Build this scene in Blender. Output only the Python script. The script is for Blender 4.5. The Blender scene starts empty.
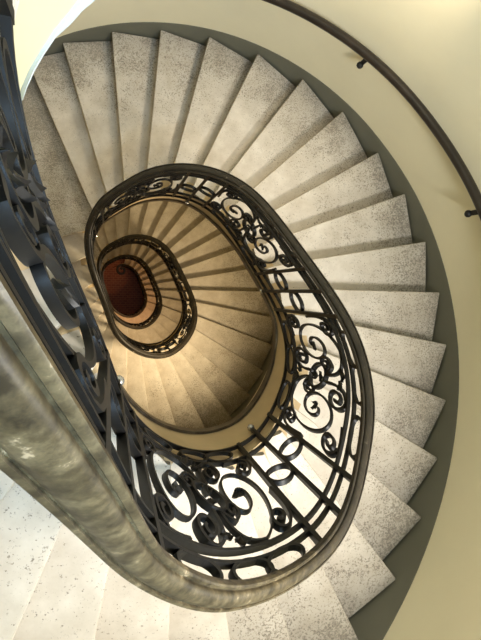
import bpy, bmesh, math, random
from mathutils import Vector, Matrix
random.seed(7)
SC = bpy.context.scene
COL = SC.collection
H = 0.17                 # one riser, metres; plan units below are risers
N = 28                   # steps per storey
D0 = 13.744              # depth (in risers) of nosing 0 below the eye
HR = 5.225               # handrail top above the nosing line
K_TOP, K_END = -10, 97   # top landing, last step above the ground floor
FLOOR_D = D0 + K_END + 1
def Z(d): return (FLOOR_D - d) * H

# ------------------------------------------------------------------ plan
CO = [2.5401, 0.587, 3.8436, -1.2099, 0.1693, 4.6699, 0.3323, 0.0574, -0.0659, 0.262, -0.0496, 0.0111, -0.1583, 0.061,
      -0.1439, 0.0087, 0.0066, -0.1824, 0.0676, 0.0105, -0.0835, 0.0373]
def c0(t):
    x, y = CO[0], CO[1]
    for j in range(1, 6):
        c, s = math.cos(j*t), math.sin(j*t)
        x += CO[4*j-2]*c + CO[4*j]*s
        y += CO[4*j-1]*c + CO[4*j+1]*s
    return x, y
def curve(t, e=0.0):
    """outer edge of the handrail in plan, moved e towards the open well"""
    x, y = c0(t)
    a, b = c0(t-1e-3), c0(t+1e-3)
    tx, ty = b[0]-a[0], b[1]-a[1]; l = math.hypot(tx, ty)
    return x - ty/l*e, y + tx/l*e
def normal(t):
    a, b = c0(t-1e-3), c0(t+1e-3)
    tx, ty = b[0]-a[0], b[1]-a[1]; l = math.hypot(tx, ty)
    return -ty/l, tx/l
TK = [-63.9, -52.9, -42.7, -30.1, -17.9, -5.0, 5.9, 16.0, 26.0, 36.2, 47.1, 57.7, 68.4, 80.3, 94.4, 112.3, 131.3, 149.5,
      155.0, 176.2, 193.0, 204.0, 215.0, 227.8, 242.8, 259.3, 271.2, 283.0]
def tk(k):
    q = math.floor(k/N); r = k - q*N; i = int(r)
    a = TK[i]; b = TK[i+1] if i < N-1 else TK[0] + 360
    return math.radians(a + (b-a)*(r-i) + 360*q)
def kt_raw(t):
    deg = math.degrees(t); q = math.floor((deg - TK[0])/360); d = deg - 360*q
    for i in range(N):
        b = TK[i+1] if i < N-1 else TK[0] + 360
        if d < b or i == N-1:
            return q*N + i + (d-TK[i])/(b-TK[i])
_c = {}
def kt(t):
    """smoothed step number along the rail"""
    key = round(t, 4)
    if key not in _c:
        w = s = 0
        for i in range(-8, 9):
            g = math.exp(-(i/4)**2); w += g; s += g*kt_raw(t + math.radians(i*1.6))
        _c[key] = s/w
    return _c[key]
def depth(t): return D0 + kt(t)
CX, CY, RW = 0.986, 0.737, 12.52
OUT = [-62.1, -52.6, -43.1, -33.6, -23.9, -14.1, -4.4, 5.7, 16.1, 26.1, 37.4, 48.3, 59.4, 70.6, 81.4, 92.4, 103.9, 113.0]
DIR = {18: -164, 19: -157, 20: -147.6, 21: -137, 22: -127, 23: -115, 24: -103, 25: -93, 26: -83.3, 27: -73.9}
def outer_angle(k):
    if k < 18: return OUT[k]
    x, y = curve(tk(k), .3); a = math.radians(DIR[k]); dx, dy = math.cos(a), math.sin(a)
    b = (x-CX)*dx + (y-CY)*dy; c = (x-CX)**2 + (y-CY)**2 - RW**2
    s = -b + math.sqrt(b*b-c); A = math.degrees(math.atan2(y+s*dy-CY, x+s*dx-CX))
    return A + 360 if A < 110 else A
OA = [outer_angle(k) for k in range(N)]
def oa(k):
    q = math.floor(k/N); r = k - q*N; i = int(r)
    a = OA[i]; b = OA[i+1] if i < N-1 else OA[0]+360
    return a + (b-a)*(r-i) + 360*q
def outer_pt(ang, r=RW-0.06): return CX + r*math.cos(math.radians(ang)), CY + r*math.sin(math.radians(ang))
def outer_k(ang):
    q = math.floor((ang-OA[0])/360); d = ang - 360*q
    for i in range(N):
        b = OA[i+1] if i < N-1 else OA[0]+360
        if d < b or i == N-1: return q*N + i + (d-OA[i])/(b-OA[i])
def W(x, y, d): return Vector((x*H, y*H, Z(d)))

# ------------------------------------------------------------------ materials
def mat(name): 
    m = bpy.data.materials.new(name); m.use_nodes = True
    return m, m.node_tree.nodes, m.node_tree.links, m.node_tree.nodes['Principled BSDF']
def ramp(nodes, pts):
    r = nodes.new('ShaderNodeValToRGB'); e = r.color_ramp.elements
    while len(e) > 1: e.remove(e[-1])
    e[0].position, e[0].color = pts[0][0], (*pts[0][1], 1)
    for p, c in pts[1:]:
        x = e.new(p); x.color = (*c, 1)
    return r
def noise(nodes, links, vec, scale, detail=4, rough=.6):
    n = nodes.new('ShaderNodeTexNoise'); n.inputs['Scale'].default_value = scale
    n.inputs['Detail'].default_value = detail; n.inputs['Roughness'].default_value = rough
    links.new(vec, n.inputs['Vector']); return n.outputs['Fac']
def math_node(nodes, links, op, a, b=None, clamp=False):
    n = nodes.new('ShaderNodeMath'); n.operation = op; n.use_clamp = clamp
    for i, v in enumerate((a, b)):
        if v is None: continue
        if isinstance(v, (int, float)): n.inputs[i].default_value = v
        else: links.new(v, n.inputs[i])
    return n.outputs[0]
def mix(nodes, links, f, a, b):
    n = nodes.new('ShaderNodeMix'); n.data_type = 'RGBA'
    for s, v in ((0, f), (6, a), (7, b)):
        if isinstance(v, tuple): n.inputs[s].default_value = (*v, 1)
        elif isinstance(v, (int, float)): n.inputs[s].default_value = v
        else: links.new(v, n.inputs[s])
    return n.outputs[2]

def stone_material(name='worn_limestone', extra=0.0):
    m, nd, lk, bs = mat(name)
    g = nd.new('ShaderNodeNewGeometry'); P = g.outputs['Position']
    # distance from the stair axis: feet keep the middle of the treads clean, dirt stays towards the wall
    sub = nd.new('ShaderNodeVectorMath'); sub.operation = 'SUBTRACT'; lk.new(P, sub.inputs[0]); sub.inputs[1].default_value = (CX*H, CY*H, 0)
    fl = nd.new('ShaderNodeVectorMath'); fl.operation = 'MULTIPLY'; lk.new(sub.outputs[0], fl.inputs[0]); fl.inputs[1].default_value = (1, 1, 0)
    ln = nd.new('ShaderNodeVectorMath'); ln.operation = 'LENGTH'; lk.new(fl.outputs[0], ln.inputs[0])
    big = noise(nd, lk, P, 2.3, 3)
    rad = math_node(nd, lk, 'ADD', ln.outputs['Value'], math_node(nd, lk, 'MULTIPLY', math_node(nd, lk, 'SUBTRACT', big, .5), .9))
    mr = nd.new('ShaderNodeMapRange'); lk.new(rad, mr.inputs['Value'])
    mr.inputs['From Min'].default_value = 1.35; mr.inputs['From Max'].default_value = 2.25
    dirt = math_node(nd, lk, 'ADD', mr.outputs['Result'], extra, True)  # extra: even dark tone, landing grime with shade painted in
    base = ramp(nd, [(.3, (.47, .41, .325)), (.7, (.63, .575, .485))]); lk.new(noise(nd, lk, P, 7, 4), base.inputs['Fac'])
    sp = noise(nd, lk, P, 95, 3, .7)
    th = math_node(nd, lk, 'SUBTRACT', .625, math_node(nd, lk, 'MULTIPLY', dirt, .16))
    th = math_node(nd, lk, 'SUBTRACT', th, math_node(nd, lk, 'MULTIPLY', math_node(nd, lk, 'SUBTRACT', noise(nd, lk, P, 5, 3), .5), .25))
    speck = math_node(nd, lk, 'MULTIPLY', math_node(nd, lk, 'SUBTRACT', sp, th), 14, True)
    sp2 = noise(nd, lk, P, 38, 4, .75)
    speck2 = math_node(nd, lk, 'MULTIPLY', math_node(nd, lk, 'SUBTRACT', sp2, math_node(nd, lk, 'ADD', th, .02)), 12, True)
    c = mix(nd, lk, math_node(nd, lk, 'MULTIPLY', speck, .8), base.outputs['Color'], (.11, .085, .06))
    c = mix(nd, lk, math_node(nd, lk, 'MULTIPLY', speck2, .6), c, (.16, .13, .095))
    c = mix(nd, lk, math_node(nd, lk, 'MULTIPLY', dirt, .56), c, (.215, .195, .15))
    lk.new(c, bs.inputs['Base Color']); bs.inputs['Roughness'].default_value = .55
    bp = nd.new('ShaderNodeBump'); bp.inputs['Strength'].default_value = .15; bp.inputs['Distance'].default_value = .003
    lk.new(sp, bp.inputs['Height']); lk.new(bp.outputs[0], bs.inputs['Normal'])
    return m
def plain(name, col, rough=.6, metal=0, var=.06, scale=6, coat=0, bump=0):
    m, nd, lk, bs = mat(name)
    g = nd.new('ShaderNodeNewGeometry')
    f = noise(nd, lk, g.outputs['Position'], scale, 5)
    r = ramp(nd, [(.3, tuple(max(0, c*(1-var)) for c in col)), (.7, tuple(min(1, c*(1+var)) for c in col))])
    lk.new(f, r.inputs['Fac']); lk.new(r.outputs['Color'], bs.inputs['Base Color'])
    bs.inputs['Roughness'].default_value = rough; bs.inputs['Metallic'].default_value = metal
    bs.inputs['Coat Weight'].default_value = coat; bs.inputs['Coat Roughness'].default_value = .12
    if bump:
        bp = nd.new('ShaderNodeBump'); bp.inputs['Strength'].default_value = bump; bp.inputs['Distance'].default_value = .002
        lk.new(noise(nd, lk, g.outputs['Position'], scale*8, 3), bp.inputs['Height']); lk.new(bp.outputs[0], bs.inputs['Normal'])
    return m
def rail_material():
    m, nd, lk, bs = mat('worn_bronze_handrail')
    g = nd.new('ShaderNodeNewGeometry'); P = g.outputs['Position']
    base = ramp(nd, [(.35, (.012, .010, .008)), (.6, (.026, .021, .015)), (.78, (.07, .055, .038))])
    lk.new(noise(nd, lk, P, 9, 5, .65), base.inputs['Fac'])
    wear = ramp(nd, [(.64, (0, 0, 0)), (.72, (1, 1, 1))]); lk.new(noise(nd, lk, P, 22, 4, .6), wear.inputs['Fac'])
    c = mix(nd, lk, math_node(nd, lk, 'MULTIPLY', wear.outputs['Color'], .35), base.outputs['Color'], (.42, .34, .24))
    # lighter mottled olive-bronze colour on the upper stretch, dark bronze below it
    worn = ramp(nd, [(.36, (.025, .018, .009)), (.5, (.075, .056, .028)), (.62, (.15, .115, .06)), (.68, (.45, .34, .21))])
    lk.new(noise(nd, lk, P, 24, 5, .7), worn.inputs['Fac'])
    sep = nd.new('ShaderNodeSeparateXYZ'); lk.new(P, sep.inputs[0])
    zz = math_node(nd, lk, 'ADD', sep.outputs['Z'], math_node(nd, lk, 'MULTIPLY', math_node(nd, lk, 'SUBTRACT', noise(nd, lk, P, 4, 3), .5), .5))
    mr = nd.new('ShaderNodeMapRange'); lk.new(zz, mr.inputs['Value']); mr.inputs['From Min'].default_value = Z(8.6); mr.inputs['From Max'].default_value = Z(6.6)
    c = mix(nd, lk, mr.outputs['Result'], c, worn.outputs['Color'])
    lk.new(c, bs.inputs['Base Color']); bs.inputs['Metallic'].default_value = .0
    rr = ramp(nd, [(.3, (.34,)*3), (.7, (.5,)*3)]); lk.new(noise(nd, lk, P, 30, 3), rr.inputs['Fac']); lk.new(rr.outputs['Color'], bs.inputs['Roughness'])
    bs.inputs['Specular IOR Level'].default_value = .35; bs.inputs['Coat Weight'].default_value = .08; bs.inputs['Coat Roughness'].default_value = .2
    return m
def floor_material():
    m, nd, lk, bs = mat('red_brown_floor_tiles')
    g = nd.new('ShaderNodeNewGeometry'); P = g.outputs['Position']
    b = nd.new('ShaderNodeTexBrick'); lk.new(P, b.inputs['Vector']); b.inputs['Scale'].default_value = 3.2
    b.inputs['Color1'].default_value = (.34, .105, .05, 1); b.inputs['Color2'].default_value = (.22, .062, .03, 1)
    b.inputs['Mortar'].default_value = (.45, .2, .09, 1); b.inputs['Mortar Size'].default_value = .03
    c = mix(nd, lk, .35, b.outputs['Color'], (.16, .05, .03))
    lk.new(c, bs.inputs['Base Color']); bs.inputs['Roughness'].default_value = .45
    return m
STONE = stone_material()
LANDSTONE = stone_material('grimy_shaded_landing_stone', .75)  # dirtier stone, its colour also carrying the shade over the landing
WALL = plain('cream_plaster', (.76, .70, .50), .85, var=.04, scale=1.6, bump=.05)
SKIRT = plain('grey_green_dado_paint', (.14, .14, .105), .6, var=.06, scale=4)
STRING = plain('ochre_stringer_paint', (.50, .38, .22), .7, var=.10, scale=5)
BEAM = plain('pale_yellow_plaster', (.54, .51, .34), .8, var=.03, scale=3)
MOULD = plain('white_plaster', (.52, .58, .61), .7, var=.02, scale=3)
IRON = plain('black_wrought_iron', (.006, .006, .006), .5, 0, var=.25, scale=18)
IRON.node_tree.nodes['Principled BSDF'].inputs['Specular IOR Level'].default_value = .3
RAIL = rail_material()
WOOD = plain('dark_wood_wall_rail', (.012, .008, .006), .4, 0, var=.6, scale=12, coat=.15)
BAND = plain('worn_dark_metal', (.10, .085, .065), .35, .6, var=.5, scale=14)
STEEL = plain('polished_iron_knob', (.45, .45, .45), .25, .8, var=.1, scale=20)
FLOOR = floor_material()
CEIL = plain('white_ceiling_plaster', (.8, .8, .78), .9, var=.02)

# ------------------------------------------------------------------ object helpers
def mesh(name, verts, faces, m, smooth=False):
    me = bpy.data.meshes.new(name); me.from_pydata([tuple(v) for v in verts], [], faces); me.materials.append(m)
    bm = bmesh.new(); bm.from_mesh(me); bmesh.ops.recalc_face_normals(bm, faces=bm.faces); bm.to_mesh(me); bm.free()
    if smooth:
        for p in me.polygons: p.use_smooth = True
        try: me.set_sharp_from_angle(angle=math.radians(40))
        except Exception: pass
    return me
def link(name, me, parent=None, loc=(0, 0, 0)):
    o = bpy.data.objects.new(name, me); COL.objects.link(o); o.location = loc
    if parent: o.parent = parent
    return o
def thing(name, label, cat, loc=(0, 0, 0), group=None):
    o = bpy.data.objects.new(name, None); COL.objects.link(o); o.location = loc; o.empty_display_size = .1
    o['label'] = label; o['category'] = cat
    if group: o['group'] = group
    return o
def structure(name, me, label):
    o = link(name, me); o['kind'] = 'structure'; o['label'] = label; return o
class Acc:
    def __init__(s): s.v = []; s.f = []
    def loft(s, rings, closed=True, cap=True, loop=False):
        b = len(s.v); n = len(rings[0])
        for r in rings: s.v += r
        m = len(rings)
        for i in range(m if loop else m-1):
            for j in range(n if closed else n-1):
                a0 = b+i*n+j; a1 = b+i*n+(j+1) % n; c = ((i+1) % m)*n + b
                s.f.append((a0, a1, c+(j+1) % n, c+j))
        if cap and not loop and closed:
            s.f.append(tuple(b+j for j in range(n))[::-1]); s.f.append(tuple(b+(m-1)*n+j for j in range(n)))
    def mesh(s, name, m, smooth=False): return mesh(name, s.v, s.f, m, smooth)

# ------------------------------------------------------------------ steps
E_STEP = 0.32
RW2 = RW + 1.9            # the wall steps back under the uppermost flight
def inner_pt(k): return curve(tk(k), .05)
def line(k, wide=False):
    a, b = inner_pt(k), outer_pt(oa(k))
    if wide:
        dx, dy = b[0]-a[0], b[1]-a[1]; l = math.hypot(dx, dy); b = (b[0]+dx/l*(RW2-RW), b[1]+dy/l*(RW2-RW))
    return a, b
def step_mesh(k, wide=False, name='step'):
    """step k of the storey: solid between nosing lines k-1 and k, local z = 0 at tread height"""
    (ax, ay), (bx, by) = line(k-1, wide); (cx, cy), (dx, dy) = line(k, wide)
    rings = []; S = 8; T = 1.5
    lx, ly = dx-cx, dy-cy; l = math.hypot(lx, ly); nx, ny = -ly/l, lx/l      # towards the lower step
    for i in range(S+1):
        u = i/S
        b0 = (ax+(bx-ax)*u, ay+(by-ay)*u); f0 = (cx+(dx-cx)*u, cy+(dy-cy)*u)
        if i == 0: ov = .10
        else: ov = .16
        prof = [(b0[0]+nx*.01, b0[1]+ny*.01, -T), (b0[0]+nx*.01, b0[1]+ny*.01, 0),
                (f0[0]+nx*(ov-.07), f0[1]+ny*(ov-.07), 0), (f0[0]+nx*(ov-.02), f0[1]+ny*(ov-.02), -.02), (f0[0]+nx*ov, f0[1]+ny*ov, -.07),
                (f0[0]+nx*ov, f0[1]+ny*ov, -.24), (f0[0]+nx*(ov-.05), f0[1]+ny*(ov-.05), -.29),
                (f0[0], f0[1], -.31), (f0[0], f0[1], -T)]
        rings.append([(x*H, y*H, z*H) for x, y, z in prof])
    a = Acc(); a.loft(rings); return a.mesh(name, STONE, True)
def landing_mesh(wide=False, T=1.5):
    (ax, ay), (bx, by) = line(17, wide); (cx, cy), (dx, dy) = line(18, wide)
    pts = [(ax, ay), (bx, by)]
    a0, a1 = oa(17), oa(18)
    for i in range(1, 16): pts.append(outer_pt(a0+(a1-a0)*i/16, (RW2 if wide else RW)-.08))
    lx, ly = dx-cx, dy-cy; l = math.hypot(lx, ly); nx, ny = -ly/l, lx/l
    pts += [(dx+nx*.12, dy+ny*.12), (cx+nx*.12, cy+ny*.12)]
    n = len(pts); v = [(x*H, y*H, 0) for x, y in pts] + [(x*H, y*H, -.3*H) for x, y in pts]
    low = list(pts); low[-2] = (dx, dy); low[-1] = (cx, cy)
    v += [(x*H, y*H, -.31*H) for x, y in low] + [(x*H, y*H, -T*H) for x, y in low]
    f = [tuple(range(n)), tuple(range(3*n, 4*n))[::-1]]
    for q in range(3):
        for j in range(n): f.append((q*n+j, q*n+(j+1) % n, (q+1)*n+(j+1) % n, (q+1)*n+j))
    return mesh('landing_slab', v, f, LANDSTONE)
STEP = {}
def step_data(k):
    r = k % N; w = k > 18
    if (r, w) not in STEP: STEP[r, w] = landing_mesh(w) if r == 18 else step_mesh(r, w)
    return STEP[r, w]

def strip(t0, t1, fn, m, name, smooth=True, n=None):
    """fn(t) -> closed ring of (x, y, depth)"""
    n = n or max(8, int((t1-t0)/math.radians(2.5)))
    a = Acc(); a.loft([[tuple(W(*p)) for p in fn(t0+(t1-t0)*i/n)] for i in range(n+1)])
    return a.mesh(name, m, smooth)
SFT = [(27, 2.3), (50, 3.1), (70, 2.95), (92, 3.3), (122, 3.4), (150, 3.4), (200, 3.3), (244, 3.7), (290, 3.7), (304, 3.5), (336, 3.1), (352, 2.4), (387, 2.3)]
def SF(t):
    """stringer lower edge below the nosing line"""
    d = (math.degrees(t)-27) % 360 + 27
    for (a, x), (b, y) in zip(SFT, SFT[1:]):
        if d <= b: return x+(y-x)*(d-a)/(b-a)
    return SFT[-1][1]
def stringer_ring(t):
    d = depth(t); r = []; q = SF(t)
    for e, z in ((.11, .62), (.11, q-.25), (.15, q-.22), (.15, q), (-.5, q), (-.5, .62)):
        r.append((*curve(t, e), d+z))
    return r
def band_ring(t):
    d = depth(t); q = SF(t)
    return [(*curve(t, e), d+z) for e, z in ((.13, q-.42), (.20, q-.38), (.20, q-.02), (.13, q+.02))]
def soffit_mesh(k0, k1):
    """plastered helical underside from stringer to wall"""
    v = []; f = []; n = 0
    ks = [k0 + (k1-k0)*i/ (2*(k1-k0)) for i in range(2*(k1-k0)+1)]
    M = 6
    for k in ks:
        a = curve(tk(k), -.3); b = line(k, k0 > 0)[1]
        for s in range(2):
            for j in range(M+1):
                u = j/M; v.append(tuple(W(a[0]+(b[0]-a[0])*u, a[1]+(b[1]-a[1])*u, D0+k+2.0+.4*(1-u)+.25*s)))
    w = 2*(M+1)
    for i in range(len(ks)-1):
        for s in range(2):
            for j in range(M):
                p = i*w+s*(M+1)+j; f.append((p, p+1, p+w+1, p+w))
    return mesh('soffit', v, f, CEIL)

# ------------------------------------------------------------------ flights
FL = [(-10, 17), (18, 45), (46, 73), (74, K_END)]
FL_LABEL = ['uppermost winding flight of worn pale limestone steps, dirty grey towards the wall',
            'second winding stone flight down, warm ochre, framed by the uppermost railing',
            'third winding stone flight down, small amber steps inside the second railing loop',
            'lowest winding stone flight, tiny amber steps around the dark red floor']
GROUPF = 'winding stone stair flights'
for i, (a, b) in enumerate(FL):
    fl = thing('stair_flight', FL_LABEL[i], 'stairs', W(CX, CY, D0+b+1), GROUPF)
    base = Vector(fl.location)
    for k in range(a, b+1):
        if k % N == 18: continue
        o = link('step', step_data(k), fl); o.location = Vector((0, 0, Z(D0+k))) - base
    k1 = b+.9 if i < 3 else b+1.0
    s = link('stringer', strip(tk(a-.6 if i else -7.9), tk(b+.4), stringer_ring, STRING, 'stringer'), fl); s.location = -base
    s = link('edge_band', strip(tk(a-.6 if i else -7.6), tk(b+.4), band_ring, BAND, 'edge_band'), fl); s.location = -base
    s['label'] = 'dark worn metal band along the lower edge of the stringer'
    if i < 3:
        s = link('soffit', soffit_mesh(a, b), fl); s.location = -base
LAND_LABEL = ['top stone landing in the upper left with a deep pale edge beam',
              'speckled stone landing wedge, darkened by grime and painted-in shade, at the left below the uppermost flight',
              'deeper landing wedge in shadow at the left of the second railing loop',
              'deepest landing wedge in shadow beside the innermost railing loop']
landings = []
for i in range(4):
    k = -10 + 28*i
    L = thing('stair_landing', LAND_LABEL[i], 'landing', W(CX, CY, D0+k), 'stone stair landings')
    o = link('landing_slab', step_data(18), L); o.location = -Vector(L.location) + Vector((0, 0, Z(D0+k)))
    landings.append(L)
# edge beam of the top landing: deep pale fascia with a white moulding under it
def beam_pts():
    # (plan x, plan y, lower depth, depth where the white moulding starts)
    return [(-1.04, 2.0, 6.5, 6.45), (-1.04, 2.34, 7.16, 7.08), (-1.03, 2.6, 7.53, 7.33), (-.98, 2.95, 7.95, 7.63), (-.88, 3.28, 8.17, 7.89),
            (-.70, 3.63, 8.30, 7.97), (-.49, 3.91, 8.43, 7.93), (-.32, 4.07, 8.33, 7.76), (-.13, 4.22, 8.27, 7.7), (.3, 4.48, 8.2, 7.6), (.8, 4.70, 8.2, 7.6)]
a = Acc(); b = Acc(); bp = beam_pts()
for i, (x, y, lo, mo) in enumerate(bp):
    p = bp[max(0, i-1)]; q = bp[min(len(bp)-1, i+1)]
    tx, ty = q[0]-p[0], q[1]-p[1]; l = math.hypot(tx, ty); ox, oy = -ty/l, tx/l       # outwards, away from the well
    top = D0-10+.31
    mo = lo-(lo-mo)*.72; bp[i] = (x, y, lo, mo, ox, oy, top)
a.loft([[tuple(W(x, y, top)), tuple(W(x, y, mo)), tuple(W(x+ox*.8, y+oy*.8, mo)), tuple(W(x+ox*.8, y+oy*.8, top))] for x, y, lo, mo, ox, oy, top in bp])
b.loft([[tuple(W(x-ox*.05, y-oy*.05, mo)), tuple(W(x-ox*.05, y-oy*.05, mo+(lo-mo)*.3)), tuple(W(x-ox*.0, y-oy*.0, lo)), tuple(W(x+ox*.8, y+oy*.8, lo)), tuple(W(x+ox*.8, y+oy*.8, mo))] for x, y, lo, mo, ox, oy, top in bp])
o = link('edge_beam', a.mesh('edge_beam', BEAM, True), landings[0]); o.location = -Vector(landings[0].location)
o = link('moulding', b.mesh('moulding', MOULD, True), landings[0]); o.location = -Vector(landings[0].location)
o['label'] = 'white moulding along the lower edge of the pale beam'

# ------------------------------------------------------------------ walls, dado, floor, ceiling
def ring_wall():
    v = []; f = []; n = 144; top = Z(-17); rings = []
    A0 = oa(-10) + .01
    for i in range(n):
        A = A0+360*i/n; z = Z(D0+outer_k(A)+1.2)
        rings.append([(*[c*H for c in outer_pt(A, r)], h) for r, h in ((RW, top), (RW, z), (RW2, z-.01), (RW2, 0), (RW2+1, 0), (RW2+1, top))])
    a = Acc(); a.loft(rings, loop=True); return a.mesh('wall_round', WALL, True)
structure('wall_round', ring_wall(), 'curved cream plaster wall around the whole stairwell')
def skirt_mesh(k0, k1):
    RW_ = RW2 if k0 > 0 else RW
    a0, a1 = oa(k0), oa(k1); n = int((a1-a0)/2.5); a = Acc(); rings = []
    for i in range(n+1):
        A = a0+(a1-a0)*i/n
        kk = sum(outer_k(A+j*2) * w for j, w in ((-2, .15), (-1, .2), (0, .3), (1, .2), (2, .15)))
        d = D0+kk; r = RW_-.03; rings.append([tuple(W(*outer_pt(A, rr), d+z)) for rr, z in ((RW_+.02, -.72), (r, -.72), (r, 1.3), (RW_+.02, 1.3))])
    a.loft(rings); return a.mesh('baseboard_round', SKIRT, True)
for i, (a_, b_) in enumerate(FL):
    structure('baseboard_round', skirt_mesh(a_-.0 if i else a_, min(b_+1, 97.5)), 'grey green painted dado climbing the wall beside the steps')
def disc(name, r0, r1, z0, z1, m):
    v = []; f = []; n = 96
    for i in range(n):
        c, s = math.cos(2*math.pi*i/n), math.sin(2*math.pi*i/n)
        for r, z in ((r0, z0), (r1, z0), (r1, z1), (r0, z1)): v.append(((CX+r*c)*H, (CY+r*s)*H, z))
    for i in range(n):
        p = 4*i; q = 4*((i+1) % n)
        for j in range(4): f.append((p+j, q+j, q+(j+1) % 4, p+(j+1) % 4))
    return mesh(name, v, f, m)
fm = disc('floor', .01, RW2+1, -.2, 0, FLOOR); structure('floor', fm, 'dark red brown tiled floor at the bottom of the stairwell')
structure('ceiling', disc('ceiling', 7.0, RW2+1, Z(-17), Z(-17)+.25, CEIL), 'white ceiling ring around the round skylight opening')

# ------------------------------------------------------------------ balustrades
E_IRON = .24
DEN = {}
class Path:
    """arc length along the well edge <-> rail angle (continuous over the storeys)"""
    def __init__(s, t0, t1):
        s.t = []; s.s = []; n = int((t1-t0)/math.radians(.5)); acc = 0; p = None
        for i in range(n+1):
            t = t0+(t1-t0)*i/n; q = curve(t, E_IRON)
            if p: acc += math.hypot(q[0]-p[0], q[1]-p[1])
            s.t.append(t); s.s.append(acc); p = q
    def at(s, x):
        import bisect
        i = min(max(bisect.bisect_left(s.s, x), 1), len(s.s)-1)
        u = (x-s.s[i-1])/(s.s[i]-s.s[i-1]); return s.t[i-1]+(s.t[i]-s.t[i-1])*u
    def of(s, t):
        import bisect
        i = min(max(bisect.bisect_left(s.t, t), 1), len(s.t)-1)
        u = (t-s.t[i-1])/(s.t[i]-s.t[i-1]); return s.s[i-1]+(s.s[i]-s.s[i-1])*u
PATH = Path(tk(-14), tk(K_END+6))
PERIM = PATH.of(tk(6)+2*math.pi) - PATH.of(tk(6))
def P3(s, v, e):
    t = PATH.at(s); x, y = curve(t, E_IRON+e); return W(x, y, depth(t)-v)
def bar2d(acc, pts, a=.033, b=.045, taper=False):
    """flat bar following a line drawn in (arc length, height)"""
    n = len(pts); rings = []
    for i, (x, y) in enumerate(pts):
        p = pts[max(0, i-1)]; q = pts[min(n-1, i+1)]
        dx, dy = q[0]-p[0], q[1]-p[1]; l = math.hypot(dx, dy) or 1; nx, ny = -dy/l, dx/l
        aa = a
        rings.append([tuple(P3(x+nx*u, y+ny*u, w)) for u, w in ((-aa, -b), (aa, -b), (aa, b), (-aa, b))])
    acc.loft(rings)
def oval(acc, cx, cy, rx, ry, a=.04, b=.06, n=28, rot=0, shear=0):
    rings = []
    for i in range(n):
        th = 2*math.pi*i/n; c, s = math.cos(th), math.sin(th)
        r = []
        for u, w in ((-a, -b), (a, -b), (a, b), (-a, b)):
            x, y = (rx+u)*c, (ry+u)*s
            X, Y = x*math.cos(rot)-y*math.sin(rot), x*math.sin(rot)+y*math.cos(rot)
            r.append(tuple(P3(cx+X, cy+Y+shear*X, w)))
        rings.append(r)
    acc.loft(rings, loop=True)
def spiral(cx, cy, rx, ry, th0, turns, end=.13, n=46, p=1.0, sgn=1):
    out = []
    for i in range(n+1):
        u = i/n; r = 1-(1-end)*u**p; th = math.radians(th0)+sgn*turns*2*math.pi*u
        out.append((cx+rx*r*math.cos(th), cy+ry*r*math.sin(th)))
    return out
def bez(p0, p1, p2, p3, n=14):
    o = []
    for i in range(n+1):
        u = i/n; w = 1-u
        o.append(tuple(w**3*p0[j]+3*w*w*u*p1[j]+3*w*u*u*p2[j]+u**3*p3[j] for j in (0, 1)))
    return o
V_LOW, V_LOW2, V_UP, V_UP2, V_RAIL = -1.05, -.1, 4.05, 4.4, 5.0
def leaf(acc, x, y, ang, size):
    """a small curled acanthus leaf of three lobes"""
    for da, sc in ((-38, .7), (0, 1.0), (38, .7)):
        A = math.radians(ang+da); dx, dy = math.cos(A), math.sin(A); nx, ny = -dy, dx
        rings = []
        for i in range(6):
            u = i/5; w = size*sc*.26*math.sin(math.pi*min(.98, .12+.86*u)); L = size*sc*u; cu = .10*size*u*u*6*.35
            c = (x+dx*L, y+dy*L)
            rings.append([tuple(P3(c[0]+nx*w, c[1]+ny*w, cu)), tuple(P3(c[0], c[1], cu+.05)), tuple(P3(c[0]-nx*w, c[1]-ny*w, cu)), tuple(P3(c[0], c[1], cu-.05))])
        acc.loft(rings)
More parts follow.
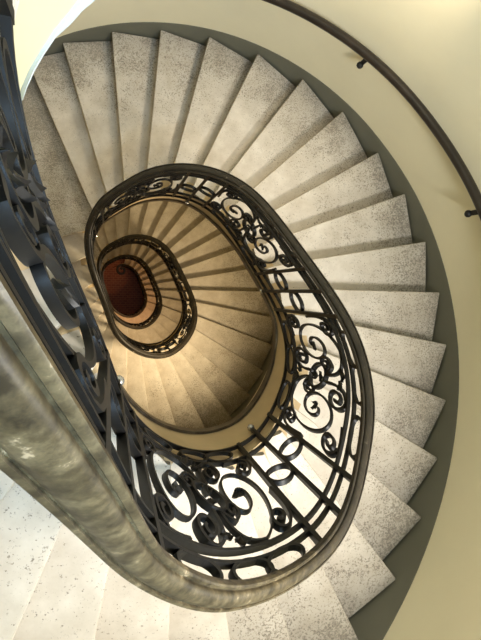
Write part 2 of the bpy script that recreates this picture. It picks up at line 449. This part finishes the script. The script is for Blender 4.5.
def scroll_parts(s0, s1):
    """one panel of scrollwork between two groups of balusters -> list of (name, Acc)"""
    cs, hs = (s0+s1)/2, (s1-s0)/2
    cv, hv = (V_LOW2+V_UP)/2, (V_UP-V_LOW2)/2
    out = []
    def m(pts, f): return [(cs+f*x*hs, cv+f*y*hv) for x, y in pts]
    for f in (1, -1):
        a = Acc()      # large C scroll
        pts = bez((.06, .30), (.10, .75), (.22, .93), (.48, .93), 10)[:-1] + spiral(.49, .0, .43, .93, 90, 1.55, .15, 60, .75, -1)
        bar2d(a, m(pts, f)); out.append(('scroll', a))
        a = Acc()      # corner scroll under the upper bar
        pts = bez((.97, .10), (.99, .4), (1.0, .55), (.97, .70), 6)[:-1] + spiral(.82, .70, .15, .24, 0, 1.5, .2, 30, 1, 1)
        bar2d(a, m(pts, f), .04, .06); out.append(('scroll', a))
        a = Acc()      # corner scroll above the lower bar
        pts = bez((.55, -.95), (.7, -.99), (.85, -1.0), (.86, -.96), 6)[:-1] + spiral(.82, -.70, .15, .25, -80, 1.5, .2, 30, 1, 1)
        bar2d(a, m(pts, f), .04, .06); out.append(('scroll', a))
        a = Acc()      # S scroll from the middle to the lower bar
        pts = bez((.05, -.30), (.02, -.6), (.02, -.9), (.20, -.95), 8)[:-1] + spiral(.22, -.66, .16, .29, -95, 1.45, .2, 30, 1, 1)
        bar2d(a, m(pts, f), .04, .06); out.append(('scroll', a))
        a = Acc()
        pts = bez((.06, .32), (.14, .4), (.2, .6), (.26, .5), 6)[:-1] + spiral(.24, .30, .10, .20, 80, 1.3, .25, 24, 1, -1)
        bar2d(a, m(pts, f), .035, .055); out.append(('scroll', a))
        a = Acc()
        x, y = m([(.16, .80)], f)[0]; leaf(a, x, y, 100 if f > 0 else -80, .42); out.append(('leaf', a))
        a = Acc(); leaf(a, x-.22*f, y-.12*f, 140 if f > 0 else -40, .36); out.append(('leaf', a))
    a = Acc(); oval(a, cs, cv, .13*hs*1.3, .32*hv, .04, .07, 28, -.35); out.append(('ring', a))
    for x, y, A, z in (*[(*m([(.40, -.05)], 1)[0], 30, .3)], *[(*m([(-.40, .05)], 1)[0], 210, .3)], (cs, cv+.1, 90, .35), (cs, cv-.1, -90, .35)):
        a = Acc(); leaf(a, x, y, A, z); out.append(('leaf', a))
    return out
def sphere_acc(acc, c, r):
    rings = []
    for i in range(1, 8):
        th = math.pi*i/8
        rings.append([(c[0]+r*math.sin(th)*math.cos(q*math.pi/5), c[1]+r*math.sin(th)*math.sin(q*math.pi/5), c[2]+r*math.cos(th)) for q in range(10)])
    acc.loft(rings)
def triple_parts(sc):
    out = []
    off = (-.74, 0, .74)
    for i, o in enumerate(off):
        a = Acc(); bar2d(a, [(sc+o, V_LOW-(.55 if i == 1 else .12)), (sc+o, 1.5), (sc+o, V_RAIL)], .055, .06)
        out.append(('baluster', a))
        if i == 1:
            a = Acc(); c = P3(sc, V_LOW-.6, .02); sphere_acc(a, c, .12*H); out.append(('knob', a))
    for (o, v) in ((.37, 1.5), (-.37, 1.9)):
        a = Acc(); oval(a, sc+o, v, .35, .44, shear=.55); out.append(('ring', a))
    for o in (1.6, -1.6, 2.8):
        a = Acc(); oval(a, sc+o, (V_UP2+V_RAIL)/2, .45, .33, .035, .05); out.append(('ring', a))
        a = Acc(); oval(a, sc+o, (V_LOW+V_LOW2)/2, .45, .36, .035, .05); out.append(('ring', a))
    return out
RAIL_PROF = [(.0, -.06), (.0, -.02), (.015, .012), (.05, .02), (.06, -.01), (.075, -.01), (.085, .03), (.12, .075), (.17, .10), (.22, .105), (.265, .09),
             (.295, .06), (.302, .03), (.305, -.005), (.322, -.005), (.33, .025), (.36, .03), (.38, .01), (.38, -.06), (.362, -.09), (.36, -.15),
             (.30, -.18), (.27, -.24), (.11, -.24), (.08, -.18), (.02, -.15), (.02, -.09)]
def rail_ring(t):
    d = depth(t)-HR+.11; return [(*curve(t, e), d-v) for e, v in RAIL_PROF]
def flat_ring(v, hh, hb):
    def fn(t):
        d = depth(t)-v; return [(*curve(t, E_IRON+e), d-z) for e, z in ((-hb, -hh), (hb, -hh), (hb, hh), (-hb, hh))]
    return fn
MOD_S0 = PATH.of(tk(6.1)); NMOD = 5; STEP_S = PERIM/NMOD
BAL_LABEL = ['uppermost black wrought iron railing with scrolls and a thick bronze handrail',
             'second railing loop down, dark handrail ring with iron scrolls below it',
             'third railing loop down, narrow dark ring inside the second loop',
             'innermost lowest railing with a curled end above the red floor']
IRON_PARTS = {}
for i, (ka, kb) in enumerate(FL):
    t0, t1 = tk(ka-.5 if i else ka-2.0), tk(kb+.5)
    base_t = tk(kb)
    B = thing('stair_railing', BAL_LABEL[i], 'railing', W(*curve(base_t, E_IRON), depth(base_t)+1), 'wrought iron stair railings')
    org = -Vector(B.location)
    def put(name, me): 
        o = link(name, me, B); o.location = org; return o
    n = int((t1-t0)/math.radians(2))
    hr = put('handrail', strip(t0, t1, rail_ring, RAIL, 'handrail', True, n)); hr['label'] = 'worn bronze moulded handrail'
    for v, hh, hb in ((V_LOW, .045, .055), (V_LOW2, .045, .055), (V_UP, .04, .055), (V_UP2, .04, .055)):
        put('rail_bar', strip(t0, t1, flat_ring(v, hh, hb), IRON, 'rail_bar', False, n))
    sa, sb = PATH.of(t0), PATH.of(t1)
    j0 = math.ceil((sa-MOD_S0)/STEP_S - .35); j = j0
    while MOD_S0+j*STEP_S < sb - .3*STEP_S if i < 3 else MOD_S0+j*STEP_S < sb+.2:
        sc = MOD_S0+j*STEP_S
        for nm, ac in triple_parts(sc):
            put(nm, ac.mesh(nm, STEEL if nm == 'knob' else IRON, nm in ('ring', 'knob')))
        for nm, ac in scroll_parts(sc-STEP_S+.80, sc-.80) if sc-STEP_S > 1 else []:
            put(nm, ac.mesh(nm, IRON, nm in ('scroll', 'ring', 'leaf')))
        j += 1
    if i == 3:      # curled end of the last handrail
        a = Acc(); rings = []; e_t = t1; (x0, y0) = curve(e_t, .19); nx, ny = normal(e_t); tx, ty = ny, -nx
        for q in range(26):
            u = q/25; th = u*2*math.pi*1.15; r = 1.0*(1-.7*u)
            px = x0+nx*1.0+r*(-nx*math.cos(th)+tx*math.sin(th)); py = y0+ny*1.0+r*(-ny*math.cos(th)+ty*math.sin(th))
            c = W(px, py, depth(e_t)-HR+.2)
            rx, ry = (-nx*math.cos(th)+tx*math.sin(th)), (-ny*math.cos(th)+ty*math.sin(th))
            rings.append([(c[0]+rx*w*H, c[1]+ry*w*H, c[2]+z*H) for w, z in ((-.24, -.14), (.24, -.14), (.24, .08), (0, .14), (-.24, .08))])
        a.loft(rings); put('handrail_curl', a.mesh('handrail_curl', RAIL, True))

# ------------------------------------------------------------------ wall handrail with brackets
wr = thing('wall_handrail', 'dark brown handrail on black brackets along the curved cream wall', 'handrail', W(*outer_pt(oa(5), RW-.4), D0+5-5))
org = -Vector(wr.location)
def wall_rail_depth(A): 
    kk = sum(outer_k(A+j*3)*w for j, w in ((-2, .15), (-1, .2), (0, .3), (1, .2), (2, .15))); return D0+kk-max(4.4, min(5.4, 4.65+(A-13)*.011))
a = Acc(); rings = []; A0, A1 = oa(-9), oa(16.5)
for i in range(141):
    A = A0+(A1-A0)*i/140; d = wall_rail_depth(A)
    rings.append([tuple(W(*outer_pt(A, RW-.42+.19*math.cos(q*math.pi/6)), d+.17*math.sin(q*math.pi/6))) for q in range(12)])
a.loft(rings); o = link('rail', a.mesh('rail', WOOD, True), wr); o.location = org
for A in (-22, 10.0, 43.0, 75, 100):
    a = Acc(); d = wall_rail_depth(A); rr = []
    for (r, z) in ((RW-.42, .10), (RW-.48, .40), (RW-.46, .62), (RW-.25, .74), (RW-.02, .70)):
        x, y = outer_pt(A, r); c = W(x, y, d+z); tx, ty = -math.sin(math.radians(A)), math.cos(math.radians(A))
        rr.append([(c[0]+tx*u*H, c[1]+ty*u*H, c[2]+w*H) for u, w in ((-.09, -.07), (.09, -.07), (.09, .07), (-.09, .07))])
    a.loft(rr)
    x, y = outer_pt(A, RW-.5); sphere_acc(a, W(x, y, d+.68), .14*H)
    o = link('bracket', a.mesh('bracket', IRON, True), wr); o.location = org

# ------------------------------------------------------------------ light
def lamp(name, kind, loc, energy, col, size=.3, target=None, spread=None):
    l = bpy.data.lights.new(name, kind); l.energy = energy; l.color = col
    if kind == 'AREA': l.shape = 'DISK'; l.size = size
    elif kind == 'POINT': l.shadow_soft_size = size
    o = bpy.data.objects.new(name, l); COL.objects.link(o); o.location = loc
    if target is not None:
        o.rotation_euler = (Vector(target)-Vector(loc)).to_track_quat('-Z', 'Y').to_euler()
    return o
w = bpy.data.worlds.new('sky'); SC.world = w; w.use_nodes = True
bg = w.node_tree.nodes['Background']; bg.inputs[0].default_value = (.80, .90, 1, 1); bg.inputs[1].default_value = .5
EYE = Z(0)
WIN_A = -35
GLASS, _n, _l, _b = mat('bright_window_glass')
_b.inputs['Emission Color'].default_value = (.85, .93, 1, 1); _b.inputs['Emission Strength'].default_value = 2.0; _b.inputs['Base Color'].default_value = (.8, .85, .9, 1)
WFRAME = plain('white_window_paint', (.8, .8, .78), .5)
def window(i, A, d, RW_W):
    """an unseen tall stair window in the curved wall"""
    hw, hh = 2.9, 3.4; RW = RW_W; c, s_ = math.cos(math.radians(A)), math.sin(math.radians(A))
    def q(u, v, r): return tuple(W(CX+c*(RW-r)-s_*u, CY+s_*(RW-r)+c*u, d-v))
    def box(acc, u0, u1, v0, v1, r0, r1):
        acc.loft([[q(u0, v0, r0), q(u1, v0, r0), q(u1, v1, r0), q(u0, v1, r0)], [q(u0, v0, r1), q(u1, v0, r1), q(u1, v1, r1), q(u0, v1, r1)]])
    a = Acc(); w = .28
    for b in ((-hw, -hw+w, -hh, hh), (hw-w, hw, -hh, hh), (-hw+w, hw-w, -hh, -hh+w), (-hw+w, hw-w, hh-w, hh), (-.1, .1, -hh+w, hh-w), (-hw+w, -.1, .9, 1.1), (.1, hw-w, .9, 1.1)):
        box(a, *b, -.05, .75)
    g = Acc(); box(g, -hw+w, hw-w, -hh+w, hh-w, .25, .35)
    o = structure('window_%d' % i, a.mesh('window_frame', WFRAME), 'unseen white framed stair window in the curved wall')
    p = link('window_pane', g.mesh('window_pane', GLASS), o)
STOREY_LIGHTS = [((1, .96, .90), 70), ((1, .77, .45), 62), ((1, .68, .32), 30), ((1, .52, .20), 30)]  # window light at the top, then added amber fill per lower storey
def unseen_light(A, d, e_, c_, r, tgt, size, spread):  # unseen area lamp at the wall, for window light and added fill
    x, y = outer_pt(A, r-.95)
    o = lamp('unseen_light', 'AREA', W(x, y, d), e_, c_, size, W(*tgt)); o.data.spread = math.radians(spread)
lamp('skylight', 'AREA', W(2.5, .5, -16.5), 45, (.74, .87, 1), 2.0, W(2.5, .5, 60))
for j, (c_, e_) in enumerate(STOREY_LIGHTS):
    window(j+1, WIN_A, 2.8 if j == 0 else 29.5 + 28*(j-1), RW2 if j else RW)  # lower windows are added out of view to go with the fill lamps
    unseen_light(WIN_A, 3 if j == 0 else 31 + 28*(j-1), e_, c_, RW2 if j else RW, (CX-3, CY+6, (20 if j == 0 else 44 + 28*(j-1))), .55, 140 if j == 0 else 115)
unseen_light(42, 12, 14, (1, .84, .62), RW, (CX-5, CY+10, 28), .45, 130)  # warm fill lamp without a fixture, added to lift the upper-left treads
window(5, -66, -6.5, RW)
unseen_light(-66, -6.5, 24, (.46, .72, 1), RW, (CX-1, CY+12, 17), .8, 70)

# ------------------------------------------------------------------ camera
cam = bpy.data.cameras.new('camera'); co = bpy.data.objects.new('camera', cam); COL.objects.link(co); SC.camera = co
n_ = Vector((-0.238537, 0.052847, -0.969694)); ex = Vector((0.971133, 0.012981, -0.238183)); ey = Vector((0, 0.998518, 0.054417))
cols = [Vector((v.dot(ex), v.dot(ey), -v.dot(n_))) for v in (Vector((1, 0, 0)), Vector((0, 1, 0)), Vector((0, 0, 1)))]
M = Matrix(((cols[0].x, cols[1].x, cols[2].x, 0), (cols[0].y, cols[1].y, cols[2].y, 0), (cols[0].z, cols[1].z, cols[2].z, EYE), (0, 0, 0, 1)))
co.matrix_world = M
cam.sensor_fit = 'VERTICAL'; cam.sensor_height = 36; cam.lens = 36*534.64/640; cam.clip_start = .02
SC.view_settings.view_transform = 'Standard'; SC.view_settings.look = 'None'; SC.view_settings.gamma = 1
SC.view_settings.exposure = .22
